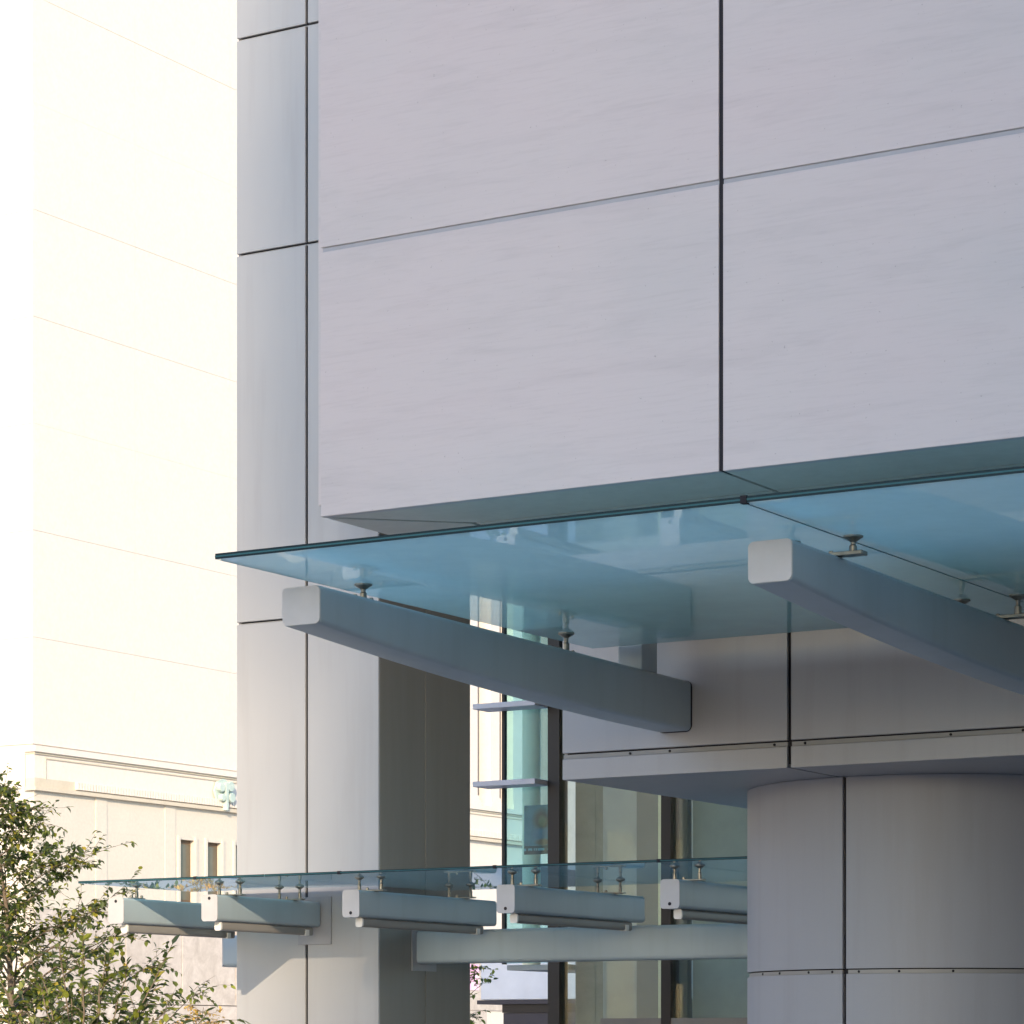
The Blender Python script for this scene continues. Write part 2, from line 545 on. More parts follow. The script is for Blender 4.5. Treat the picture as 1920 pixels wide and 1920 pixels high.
# ------------------------------------------------------------------ entrance wall behind the upper canopy
EX0, EY0, EZ0, EZ1 = -9.94, 17.12, 3.40, 4.67
E = thing('entrance_wall', 'grey metal panel wall that carries the upper canopy beams', 'wall', (-6, 19, EZ0))
box('core', EX0 + 0.035, 0.75, EY0 + 0.04, 20.62, EZ0 + 0.035, EZ1 - 0.02, 'joint_dark', E)
ex = [EX0, -8.24, -6.28, -4.32, -2.32, 0.8]
ZJ = 3.56
for i in range(5):
    x0 = ex[i] + (0.013 if i else 0)
    x1 = ex[i + 1] - 0.013
    box('wall_panel', x0, x1, EY0, EY0 + 0.026, ZJ + 0.02, EZ1, 'panel2', E, 0.003)
    box('edge_panel', x0, x1, EY0, EY0 + 0.026, EZ0, ZJ - 0.02, 'panel2', E, 0.003)
    box('joint_channel', x0 + 0.003, x1 - 0.003, EY0 + 0.011, EY0 + 0.036, ZJ - 0.018, ZJ + 0.010, 'channel', E)
    box('soffit_panel', x0, x1, EY0 + 0.027, 20.62, EZ0 + 0.001, EZ0 + 0.028, 'panel2', E)
    box('roof_panel', x0, x1, EY0 + 0.027, 20.62, EZ1 - 0.016, EZ1 - 0.001, 'panel2', E)
box('side_panel', EX0 + 0.001, EX0 + 0.027, EY0 + 0.028, 20.62, EZ0 + 0.03, EZ1 - 0.018, 'panel2', E)
bolt_me = lathe_mesh('bolt', [(0.009, 0), (0.009, 0.005), (0.006, 0.008)], 8)
def bolt(loc, parent, axis='-y', mat='joint_dark'):
    o = link('bolt', bolt_me, mat, parent, loc)
    if axis == '-y':
        o.rotation_euler = (R_(90), 0, 0)
    return o
for x in (-9.42, -9.12, -8.35, -8.13, -7.12, -6.64):
    bolt((x, EY0 + 0.0105, ZJ - 0.004), E)

# ------------------------------------------------------------------ round column under the entrance wall
CX, CY, CR = -8.118, 19.16, 1.29
D = thing('round_column', 'thick round column of curved grey metal panels under the entrance wall', 'column', (CX, CY, 0))
def arc_panel(name, a0, a1, z0, z1, r0, r1, mat, parent):
    bm = bmesh.new()
    n = max(4, int((a1 - a0) / 4))
    rows = []
    for i in range(n + 1):
        a = R_(a0 + (a1 - a0) * i / n)
        c, s = math.cos(a), math.sin(a)
        rows.append([bm.verts.new((CX + r * c, CY + r * s, z)) for r, z in ((r1, z0), (r1, z1), (r0, z1), (r0, z0))])
    for a, b in zip(rows, rows[1:]):
        for k in range(4):
            bm.faces.new((a[k], a[(k + 1) % 4], b[(k + 1) % 4], b[k]))
    bm.faces.new(rows[0][::-1])
    bm.faces.new(rows[-1])
    me = finish(bm, name)
    smooth_by_angle(me, 30)
    return link(name, me, mat, parent)
JA = math.degrees(math.atan2(17.872 - CY, -8.193 - CX))   # angle of the visible joint
zrows = [0.02, 2.096, EZ0 + 0.002]
for k in range(2):
    z0 = zrows[k] + (0.018 if k else 0)
    z1 = zrows[k + 1] - (0.018 if k == 0 else 0.004)
    for q in range(4):
        a0 = JA + 90 * q + 0.62
        arc_panel('curved_panel', a0, a0 + 90 - 1.24, z0, z1, CR - 0.03, CR, 'drum', D)
core = lathe_mesh('core', [(CR - 0.04, 0), (CR - 0.04, EZ0 - 0.002)], 48)
smooth_by_angle(core, 30)
link('core', core, 'joint_dark', D, (CX, CY, 0))
for q in range(4):
    a0 = JA + 90 * q + 1.0
    arc_panel('joint_channel', a0, a0 + 88, 2.080, 2.106, CR - 0.039, CR - 0.014, 'channel', D)
for da in (-38, -27, -13.5, -4.5, 4.5, 17, 33):
    a = R_(JA + da)
    o = link('bolt', bolt_me, 'joint_dark', D, (CX + (CR - 0.017) * math.cos(a), CY + (CR - 0.017) * math.sin(a), 2.093))
    o.rotation_euler = (R_(90), 0, a + R_(90))

# ------------------------------------------------------------------ glass fittings shared by both canopies
def fitting_meshes(s, gap_h):
    """parts of a point fitting: pad under the glass, stem, base plate, bolts. z=0 is the beam top"""
    pad = lathe_mesh('pad', [(0.016 * s, gap_h - 0.034 * s), (0.022 * s, gap_h - 0.030 * s), (0.05 * s, gap_h - 0.012 * s), (0.056 * s, gap_h - 0.010 * s), (0.056 * s, gap_h)], 20)
    smooth_by_angle(pad, 30)
    stem = lathe_mesh('stem', [(0.022 * s, 0.012), (0.022 * s, gap_h * 0.5), (0.015 * s, gap_h * 0.56), (0.015 * s, gap_h - 0.033 * s)], 12)
    smooth_by_angle(stem, 30)
    return pad, stem
fit_bolt = lathe_mesh('plate_bolt', [(0.013, 0), (0.013, 0.022), (0.009, 0.027)], 8)

def bar_mesh(name, x0, x1, y0, y1, z0, z1):
    bm = bmesh.new()
    bm_box(bm, x0, x1, y0, y1, z0, z1)
    return finish(bm, name, 0.003)

# ------------------------------------------------------------------ upper canopy
UZ = 4.16                 # underside of the glass
UY0, UY1 = 12.34, 16.37
UX = [-9.28, -6.176, -3.376, -0.56]
U = thing('glass_canopy', 'large upper canopy of blue tinted glass on two thick tapered grey beams', 'canopy', (-6.4, 15, UZ))

def pane(name, x0, x1, y0, y1, z0, parent, th=0.030):
    bm = bmesh.new()
    bm_box(bm, x0, x1, y0, y1, z0, z0 + th)
    bmesh.ops.recalc_face_normals(bm, faces=list(bm.faces))
    for f in bm.faces:
        f.material_index = 0 if abs(f.normal.z) > 0.5 else (1 if abs(f.normal.y) > 0.5 else 2)
    me = bpy.data.meshes.new(name)
    bm.to_mesh(me)
    bm.free()
    o = link(name, me, ['glass', 'edge', 'edge_side'], parent)
    # the laminate shows as a paler line in the middle of the edge
    e = 0.0015
    box('interlayer', x0 - e, x1 + e, y0 - e, y0 + 0.004, z0 + th * 0.36, z0 + th * 0.62, 'edge_core', o)
    return o
for i in range(3):
    pane('glass_pane', UX[i] + (0.006 if i else 0), UX[i + 1] - 0.006, UY0, UY1, UZ, U)
for i in (1, 2):
    box('pane_clip', UX[i] - 0.016, UX[i] + 0.016, UY0 - 0.006, UY0 + 0.03, UZ - 0.004, UZ + 0.034, 'joint_dark', U)

plate_centre = bar_mesh('base_plate', -0.036, 0.036, -0.105, 0.105, 0, 0.010)
arm_me = bar_mesh('arm', -0.235, 0.235, -0.036, 0.036, 0, 0.021)

def fitting(parent, x, y, ztop, zglass, pads, pad_m, stem_m, plate_m, plate_name, bolts):
    """one fitting = its plate (part) with pads, stems and bolts as sub-parts"""
    pl = link(plate_name, plate_m, 'steel', parent, (x, y, ztop + 0.001))
    for dx in pads:
        link('stem', stem_m, 'steel', pl, (x + dx, y, ztop))
        link('pad', pad_m, 'steel', pl, (x + dx, y, ztop))
    for bx, by in bolts:
        link('plate_bolt', fit_bolt, 'steel', pl, (x + bx, y + by, ztop + 0.008))

BY0, BY1 = 12.84, 17.107
def upper_beam(x0, x1):
    st = []
    for i in range(25):
        u = i / 24
        y = BY0 + (BY1 - BY0) * u
        zb = 3.86 - 0.18 * (1 - (1 - u) ** 1.8)
        zt = 4.068 - 0.06 * u
        st.append((y, zb, zt))
    b = sweep_beam('beam', x0, x1, st, 0.03, 'beam', U)
    bm = bmesh.new()
    bm_prism(bm, [(x, BY0 - 0.008, z) for x, z in rrect(x0 + 0.002, x1 - 0.002, 3.862, 4.066, 0.03)], (0, 0.0079, 0))
    link('end_cap', finish(bm, 'end_cap'), 'cap', b)
    bm = bmesh.new()
    bm_prism(bm, [(x, BY1 + 0.0005, z) for x, z in rrect(x0 - 0.005, x1 + 0.005, 3.675, 4.013, 0.045)], (0, 0.011, 0))
    link('wall_gasket', finish(bm, 'wall_gasket'), 'joint_dark', b)
    xm = (x0 + x1) / 2
    box('hanger', xm - 0.09, xm + 0.09, 16.50, 16.71, 4.011, ZB - 0.002, 'beam', b, 0.01, 2)
    return b
def ztop_u(y):
    return 4.068 - 0.06 * (y - BY0) / (BY1 - BY0)
b1 = upper_beam(-9.20, -8.952)
b2 = upper_beam(-6.40, -6.16)
b3 = upper_beam(-3.60, -3.36)
for y in (13.43, 15.68):
    zt = ztop_u(y)
    p_, s_ = fitting_meshes(0.9, UZ - zt)
    fitting(U, -9.076, y, zt, UZ, (0,), p_, s_, plate_centre, 'base_plate', ((0, -0.08), (0, 0.08)))
    for xc in (-6.28, -3.48):
        fitting(U, xc, y, zt, UZ, (-0.172, 0.172), p_, s_, arm_me, 'arm', ((-0.05, 0), (0.05, 0)))

# ------------------------------------------------------------------ lower canopy
LZ = 3.0
LY0, LY1 = 19.65, 21.27
LX = [-16.25, -14.99, -13.52, -12.03, -10.56, -9.52]
L = thing('glass_canopy', 'smaller lower canopy of thin glass on five slim beams by the square pillar', 'canopy', (-13, 21, 2.3))
for i in range(5):
    x0 = LX[i] + (0.004 if i else 0)
    x1 = LX[i + 1] - 0.004
    if i == 0:
        pane('glass_pane', x0, x1, LY0, LY1, LZ, L, 0.02)
    elif i == 1:
        pane('glass_pane', x0, PX1 + 0.03, LY0, LY1, LZ, L, 0.02)
        pane('glass_pane', PX1 + 0.036, x1, LY0, 22.3, LZ, L, 0.02)
    else:
        pane('glass_pane', x0, x1, LY0, 22.3, LZ, L, 0.02)
for i in range(1, 5):
    box('pane_clip', LX[i] - 0.014, LX[i] + 0.014, LY0 - 0.005, LY0 + 0.02, LZ - 0.003, LZ + 0.024, 'joint_dark', L)
BZ0, BZ1 = 2.655, 2.878
BW = 0.082
lp, ls = fitting_meshes(0.72, LZ - BZ1)
arm_s = bar_mesh('arm', -0.15, 0.15, -0.03, 0.03, 0, 0.014)
plate_s = bar_mesh('base_plate', -0.03, 0.03, -0.09, 0.09, 0, 0.01)
lbx = [-16.0, -14.99, -13.54, -12.05, -10.57]
ends = [22.0, 21.372, 22.02, 22.02, 22.02]
for i, (x, ye) in enumerate(zip(lbx, ends)):
    b = sweep_beam('beam', x - BW, x + BW, [(19.86, BZ0, BZ1), (ye, BZ0, BZ1)], 0.028, 'beam', L)
    bm = bmesh.new()
    bm_prism(bm, [(xx, 19.852, z) for xx, z in rrect(x - BW - 0.002, x + BW + 0.002, BZ0 - 0.002, BZ1 + 0.002, 0.028)], (0, 0.0079, 0))
    link('end_cap', finish(bm, 'end_cap'), 'cap', b)
    hz = BZ0 + 0.035 if i >= 2 else BZ1 - 0.03
    h = link('drain_hole', lathe_mesh('drain_hole', [(0.014, 0), (0.014, 0.003)], 12), 'joint_dark', b, (x, 19.8515, hz))
    h.rotation_euler = (R_(90), 0, 0)
    if i == 1:
        box('wall_plate', x - 0.17, x + 0.19, PY0 - 0.014, PY0 - 0.001, 2.50, 2.925, 'panel2', b, 0.002)
    rows = (20.14, 21.54) if i != 1 else (20.14, 21.02)
    for y in rows:
        if i == 0:
            if y < 21:
                fitting(L, x, y, BZ1, LZ, (0,), lp, ls, plate_s, 'base_plate', ((0, -0.07), (0, 0.07)))
        else:
            fitting(L, x, y, BZ1, LZ, (-0.11, 0.11), lp, ls, arm_s, 'arm', ((-0.03, 0),))
# purlin carrying the beams, plates where it meets the pillar
sv = bmesh.new()
def purlin(x0, x1):
    bm = bmesh.new()
    bm_prism(bm, [(x0, y, z) for y, z in rrect(22.0, 22.26, 2.335, 2.63, 0.04)], (x1 - x0, 0, 0))
    me = finish(bm, 'purlin')
    smooth_by_angle(me, 40)
    return link('purlin', me, 'beam', L)
pu = purlin(PX1 + 0.012, -9.2)
box('wall_plate', PX1 + 0.0005, PX1 + 0.0115, 21.93, 22.33, 2.27, 2.69, 'panel2', pu)
pu2 = purlin(-16.45, PX0 - 0.012)
box('wall_plate', PX0 - 0.0115, PX0 - 0.0005, 21.93, 22.33, 2.27, 2.69, 'panel2', pu2)
box('end_cap', -16.462, -16.4505, 22.0, 22.26, 2.335, 2.63, 'cap', pu2)
sv.free()

# tube lamps under the lower beams
where = ['leftmost beam beside the tree', 'beam fixed to the square pillar', 'beam right of the square pillar, third from the left',
         'fourth beam, before the dark mullion', 'fifth beam, next to the round column']
for i, x in enumerate(lbx):
    y1 = [21.5, 21.30, 21.84, 21.84, 21.84][i]
    t = thing('tube_lamp', 'slim grey tube lamp under the ' + where[i], 'lamp', (x + 0.02, 20.8, BZ0 - 0.08), 'tube lamps under the lower canopy')
    bm = bmesh.new()
    bm_prism(bm, [(xx, 19.96, z) for xx, z in rrect(x - 0.012, x + 0.056, BZ0 - 0.078, BZ0 - 0.004, 0.018, 3)], (0, y1 - 19.96, 0))
    me = finish(bm, 'housing')
    smooth_by_angle(me, 40)
    link('housing', me, 'tube', t)
    bm = bmesh.new()
    bm_prism(bm, [(xx, 19.94, z) for xx, z in rrect(x - 0.013, x + 0.057, BZ0 - 0.079, BZ0 - 0.003, 0.018, 3)], (0, 0.0195, 0))
    link('end_cap', finish(bm, 'end_cap'), 'tube_end', t)
    box('clip', x + 0.0, x + 0.066, y1 - 0.12, y1 - 0.07, BZ0 - 0.082, BZ0 - 0.03, 'tube_end', t)

# ------------------------------------------------------------------ glass wall seen through the gap
GY = 26.5
CWL = thing('glass_wall', 'tall tinted glass wall with dark frames and pale fins behind the square pillar', 'window wall', (-14, GY, 0))
def mull(x0, x1, z0=0.0, z1=12.0, y0=GY - 0.06, y1=GY + 0.12):
    return box('mullion', x0, x1, y0, y1, z0, z1, 'mullion', CWL)
def gpane(x0, x1, z0, z1, m='curtain'):
    return box('window_pane', x0, x1, GY, GY + 0.016, z0, z1, m, CWL)
mull(-16.12, -16.085, 2.46, 12.0, GY - 0.02, GY + 0.03)
mull(-15.53, -15.39)
mull(-14.18, -14.07)
mull(-12.6, -12.5)
for z0, z1 in ((2.47, 4.345), (4.375, 5.165), (5.195, 12.0)):
    gpane(-16.084, -15.531, z0, z1, 'bay_glass')
for z in (4.36, 5.18):
    box('fin', -16.30, -15.532, GY - 0.32, GY - 0.002, z - 0.028, z + 0.028, 'fin', CWL, 0.004)
gpane(-15.389, -14.995, 0.1, 12.0)
gpane(-14.985, -14.181, 0.1, 12.0)
gpane(-14.069, -12.601, 0.1, 12.0)
gpane(-12.499, -11.001, 0.1, 12.0)
box('sill', -14.9, -14.181, GY - 0.05, GY + 0.08, 1.80, 1.88, 'interior_dark', CWL)
box('sill', -14.069, -12.601, GY - 0.05, GY + 0.08, 1.80, 1.88, 'interior_dark', CWL)
box('bay_soffit', -16.14, -15.39, GY + 0.121, GY + 2.6, 2.40, 2.455, 'soffit', CWL)
# room behind the glass
RM = thing('lobby_interior', 'dim grey lobby walls seen through the tinted glass wall', 'interior', (-13, 29, 0))
for x0, x1, y, m in ((-15.40, -15.03, 26.80, 'olive'), (-15.02, -14.59, 26.72, 'interior'), (-14.585, -14.32, 26.66, 'interior_dark'),
                     (-14.31, -14.215, 26.62, 'yellow'), (-14.12, -13.99, 26.66, 'interior_dark'), (-13.985, -11.0, 26.76, 'interior')):
    box('wall_panel', x0, x1, y, y + 0.1, 0.0, 12.0, m, RM)
box('back_wall', -15.3, -9.0, 30.0, 30.2, 0.0, 12.0, 'interior', RM)
yc = lathe_mesh('cream_column', [(0.1, 2.456), (0.1, 12.0)], 24)
smooth_by_angle(yc, 30)
ycol = link('cream_column', yc, 'yellow', None, (-16.27, 27.35, 0.0))
ycol['label'] = 'slim pale yellow column behind the tinted glass pane'
ycol['category'] = 'column'
ycol.scale = (1, 1, 1)
# the poster in the narrow pane
def mat_poster():
    t = NT('poster_print')
    tc = t.new('ShaderNodeTexCoord')
    sx = t.new('ShaderNodeSeparateXYZ')
    t.link(tc.outputs['Object'], sx.inputs[0])
    def blob(cx, cz, rx, rz, soft=0.35):
        a = t.math('DIVIDE', t.math('SUBTRACT', sx.outputs[0], cx), rx)
        b = t.math('DIVIDE', t.math('SUBTRACT', sx.outputs[2], cz), rz)
        d = t.math('SQRT', t.math('ADD', t.math('MULTIPLY', a, a), t.math('MULTIPLY', b, b)))
        m = t.new('ShaderNodeMapRange')
        m.inputs[1].default_value = 1 + soft
        m.inputs[2].default_value = 1 - soft
        t.link(d, m.inputs[0])
        return m.outputs[0]
    nz = t.noise(9.0, 4.0)
    c = t.ramp(nz, [(0.3, (0.16, 0.28, 0.33)), (0.7, (0.28, 0.42, 0.46))])
    c = t.mix(blob(0.05, 0.10, 0.10, 0.11), c, (0.16, 0.09, 0.06))
    c = t.mix(blob(0.055, 0.085, 0.045, 0.06), c, (0.42, 0.25, 0.13))
    c = t.mix(blob(0.05, -0.05, 0.12, 0.06), c, (0.14, 0.25, 0.36))
    c = t.mix(blob(0.06, -0.135, 0.09, 0.035), c, (0.45, 0.17, 0.1))
    def band(z0, z1):
        a = t.math('GREATER_THAN', sx.outputs[2], z0)
        b = t.math('LESS_THAN', sx.outputs[2], z1)
        return t.math('MULTIPLY', a, b)
    c = t.mix(band(-0.26, -0.17), c, (0.03, 0.045, 0.06))
    letters = t.ramp(t.noise(60.0, 0.0, 0.5, (1, 1, 0.2)), [(0.48, (0.05, 0.08, 0.1)), (0.52, (0.5, 0.62, 0.66))])
    c = t.mix(band(-0.222, -0.196), c, letters)
    return t.done(t.principled(c, 0.6).outputs[0])
M['poster'] = mat_poster()
bm = bmesh.new()
bm_box(bm, -0.17, 0.17, -0.004, 0.004, -0.26, 0.26)
po = link('poster', finish(bm, 'poster'), 'poster', None, (-15.70, GY + 0.03, 3.88))
po['label'] = 'blurred blue and brown poster of a face behind the narrow glass pane'
po['category'] = 'poster'

# ------------------------------------------------------------------ the pale stone building far left
FX = -60.0
FB = thing('stone_building', 'bright cream stone building rising behind the tree and square pillar', 'building', (FX - 8, 92, 0))
Y0B = 70.4
box('core', FX - 30, FX - 0.10, Y0B + 0.1, 94.6, 10.985, 46, 'cream_joint', FB)
box('core', FX - 30, FX - 0.46, Y0B + 0.1, 94.6, 0, 10.984, 'cream_joint', FB)
box('core', FX - 30, FX - 0.91, 94.601, 140, 0, 46, 'cream_joint', FB)
rowz = [11.05 + 3.35 * k for k in range(11)]
coly = [Y0B, 75.5, 80.7, 85.9, 91.1, 94.6]
for k in range(10):
    for c in range(5):
        ra = 0.015 * ((k * 7 + c * 3) % 3)
        box('stone_panel', FX - 0.12, FX - 0.055 + ra * 0.3, coly[c] + 0.004, coly[c + 1] - 0.004, rowz[k] + 0.004, rowz[k + 1] - 0.004, 'cream', FB)
    for c in range(4):
        box('stone_panel', FX - 0.1 - 6.0 * (c + 1), FX - 0.1 - 6.0 * c - 0.04, Y0B + 0.06, Y0B + 0.12, rowz[k] + 0.006, rowz[k + 1] - 0.006, 'cream', FB)
# lower storey
wins = [(77.8, 78.62), (79.3, 80.12), (80.88, 81.7), (82.4, 83.2)]
ZW0, ZW1 = 6.4, 8.5
edges = [Y0B] + [v for w in wins for v in w] + [94.6]
for k in range(0, len(edges), 2):
    box('wall_pier', FX - 0.45, FX, edges[k] + (0.001 if k else 0), edges[k + 1], ZW0, ZW1, 'cream_low', FB)
box('wall_band', FX - 0.45, FX, Y0B, 94.6, ZW1 + 0.001, 9.58, 'cream_low', FB)
box('wall_band', FX - 0.45, FX + 0.02, Y0B, 94.6, 5.9, ZW0 - 0.001, 'cream_low', FB)
for k in range(9):
    for j in range(2):
        yy = Y0B + 3.0 * k + (1.5 if j else 0)
        box('granite_block', FX - 0.4, FX + 0.04, yy + 0.012, yy + 3.0 - 0.012, 2.95 * j + 0.01, 2.95 * (j + 1) - 0.015, 'granite', FB, 0.01)
box('granite_block', FX - 0.4, FX + 0.04, Y0B, Y0B + 1.488, 2.96, 5.885, 'granite', FB)
for a, b in wins:
    w = box('window', FX - 0.30, FX - 0.16, a + 0.002, b - 0.002, ZW0 + 0.002, ZW1 - 0.002, 'winframe', FB)
    box('pane', FX - 0.162, FX - 0.145, a + 0.07, b - 0.07, ZW0 + 0.09, ZW1 - 0.14, 'win', w)
    box('surround', FX + 0.001, FX + 0.06, a - 0.12, a - 0.001, ZW0, ZW1 + 0.12, 'cream_low', w)
    box('surround', FX + 0.001, FX + 0.06, b + 0.001, b + 0.12, ZW0, ZW1 + 0.12, 'cream_low', w)
for y in (73.4, 77.0, 84.6):
    box('pilaster', FX + 0.001, FX + 0.035, y, y + 0.55, 5.9, 9.58, 'cream_low', FB)
# entablature
box('frieze', FX - 0.3, FX + 0.05, Y0B - 0.05, 101, 9.98, 10.72, 'cream', FB)
box('cornice', FX - 0.3, FX + 0.17, Y0B - 0.15, 101, 10.79, 10.98, 'cream', FB)
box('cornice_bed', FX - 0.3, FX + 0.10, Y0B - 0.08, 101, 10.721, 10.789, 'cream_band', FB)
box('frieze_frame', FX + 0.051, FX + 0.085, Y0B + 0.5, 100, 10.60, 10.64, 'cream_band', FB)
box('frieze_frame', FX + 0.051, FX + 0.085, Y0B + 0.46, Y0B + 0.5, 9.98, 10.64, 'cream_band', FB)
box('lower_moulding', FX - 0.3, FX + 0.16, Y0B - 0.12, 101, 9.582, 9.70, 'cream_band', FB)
bm = bmesh.new()
y = Y0B + 1.9
while y < 100:
    bm_box(bm, FX + 0.05, FX + 0.17, y, y + 0.10, 9.74, 9.975)
    y += 0.14
dn = link('moulding_leaves', finish(bm, 'moulding_leaves'), 'cream', FB)
dn['kind'] = 'stuff'
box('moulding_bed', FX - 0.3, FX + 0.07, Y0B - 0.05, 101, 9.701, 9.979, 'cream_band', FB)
# section seen in the gap: pilasters with tall windows
box('back_wall', FX - 0.9, FX - 0.6, 94.6, 104, 10.99, 24, 'tan', FB)
box('lower_wall', FX - 0.9, FX - 0.01, 94.6, 104, 0, 9.58, 'cream', FB)
for (a, b) in ((95.4, 96.72), (97.72, 98.36), (99.4, 100.1)):
    p = box('pilaster', FX - 0.59, FX + 0.02, a, b, 11.35, 24, 'cream', FB)
    box('pilaster_base', FX - 0.59, FX + 0.12, a - 0.1, b + 0.1, 10.985, 11.18, 'cream', p)
    box('pilaster_base', FX - 0.59, FX + 0.07, a - 0.05, b + 0.05, 11.181, 11.349, 'cream', p)
for (a, b, z1) in ((96.8, 97.2, 14.2), (98.4, 98.9, 13.6), (100.2, 100.8, 14.0)):
    w = box('window', FX - 0.599, FX - 0.55, a, b, 11.0, z1, 'winframe', FB)
    box('pane', FX - 0.549, FX - 0.54, a + 0.08, b - 0.08, 11.1, z1 - 0.3, 'win', w)

# verdigris ornament on the frieze
OR = thing('bronze_ornament', 'small verdigris bronze rosette on the cornice of the cream building', 'ornament', (FX + 0.1, 80.06, 10.24))
def disc_yz(name, cy, cz, r, x0, x1, n, parent, ry=1.0):
    pts = [(x0, cy + r * ry * math.cos(2 * math.pi * i / n), cz + r * math.sin(2 * math.pi * i / n)) for i in range(n)]
    return prism(name, pts, (x1 - x0, 0, 0), 'verdigris', parent, 0.01)
disc_yz('plate', 80.06, 10.24, 0.46, FX + 0.09, FX + 0.16, 8, OR, 1.15)
for dy, dz, r in ((-0.27, 0.14, 0.16), (0.24, 0.2, 0.18), (0.3, -0.18, 0.17), (-0.2, -0.2, 0.13)):
    disc_yz('lobe', 80.06 + dy, 10.24 + dz, r, FX + 0.161, FX + 0.32, 10, OR)
prism('stem', [(FX + 0.161, 79.98, 10.55), (FX + 0.161, 80.14, 10.55), (FX + 0.161, 80.12, 9.62), (FX + 0.161, 80.02, 9.62)], (0.16, 0, 0), 'verdigris', OR)

# banner on the far wall
bn = box('banner', FX + 0.03, FX + 0.07, 95.6, 96.75, 3.75, 4.75, 'pink', None)
bn['label'] = 'small pink and white banner seen between pillar and leaves'
bn['category'] = 'banner'

# kiosk in the gap
K = thing('kiosk', 'white and charcoal kiosk glimpsed below the lower canopy', 'kiosk', (-23, 41, 0))
box('fascia', -24.75, -21.0, 40.0, 43.0, 2.33, 2.98, 'white', K, 0.01)
box('trim', -24.8, -20.95, 39.97, 43.05, 2.26, 2.325, 'charcoal', K)
box('trim', -24.8, -20.95, 39.97, 43.05, 2.985, 3.04, 'soffit', K)
box('door_panel', -24.35, -21.05, 40.05, 42.95, 0.0, 2.12, 'charcoal', K)
box('head_panel', -24.36, -21.04, 40.03, 42.97, 2.122, 2.258, 'mullion', K)

# ------------------------------------------------------------------ trees
def leaf_geo(verts, faces, pos, d, up, size, rng, curl):
    d = d.normalized()
    side = d.cross(up)
    if side.length < 1e-3:
        side = d.cross(Vector((1, 0, 0)))
    side.normalize()
    nrm = side.cross(d)
    w = size * rng.uniform(0.27, 0.36)
    b = len(verts)
    fold = rng.uniform(0.05, 0.3) * w
    verts += [pos,
              pos + d * size * 0.3 + side * w * 0.9 + nrm * fold, pos + d * size * 0.35 - nrm * 0.02 * size, pos + d * size * 0.3 - side * w * 0.9 + nrm * fold,
              pos + d * size * 0.68 + side * w * 0.72 + nrm * (fold - curl * size * 0.12), pos + d * size * 0.7 - nrm * curl * size * 0.16, pos + d * size * 0.68 - side * w * 0.72 + nrm * (fold - curl * size * 0.12),
              pos + d * size - nrm * curl * size * 0.4]
    for f in ((0, 1, 2), (0, 2, 3), (1, 4, 5, 2), (2, 5, 6, 3), (4, 7, 5), (5, 7, 6)):
        faces.append(tuple(b + i for i in f))

def tube_geo(verts, faces, pts, rads, n=6):
    rings = []
    for i, p in enumerate(pts):
        a = pts[max(0, i - 1)]
        c = pts[min(len(pts) - 1, i + 1)]
        t = (c - a).normalized()
        u = t.cross(Vector((0.3, 0.9, 0.1))).normalized()
        v = t.cross(u)
        b = len(verts)
        for k in range(n):
            an = 2 * math.pi * k / n
            verts.append(p + (u * math.cos(an) + v * math.sin(an)) * rads[i])
        rings.append(b)
    for a, c in zip(rings, rings[1:]):
        for k in range(n):
            faces.append((a + k, a + (k + 1) % n, c + (k + 1) % n, c + k))

def mesh_from(name, verts, faces, smooth=False):
    me = bpy.data.meshes.new(name)
    me.from_pydata([tuple(v) for v in verts], [], faces)
    if smooth:
        for p in me.polygons:
            p.use_smooth = True
    me.update()
    return me

def shoot(rng, start, direction, length, steps, gravity, wob):
    pts = [start.copy()]
    d = direction.normalized()
    for i in range(steps):
        d = (d + Vector((rng.uniform(-wob, wob), rng.uniform(-wob, wob), rng.uniform(-wob, wob) - gravity))).normalized()
        pts.append(pts[-1] + d * (length / steps))
    return pts

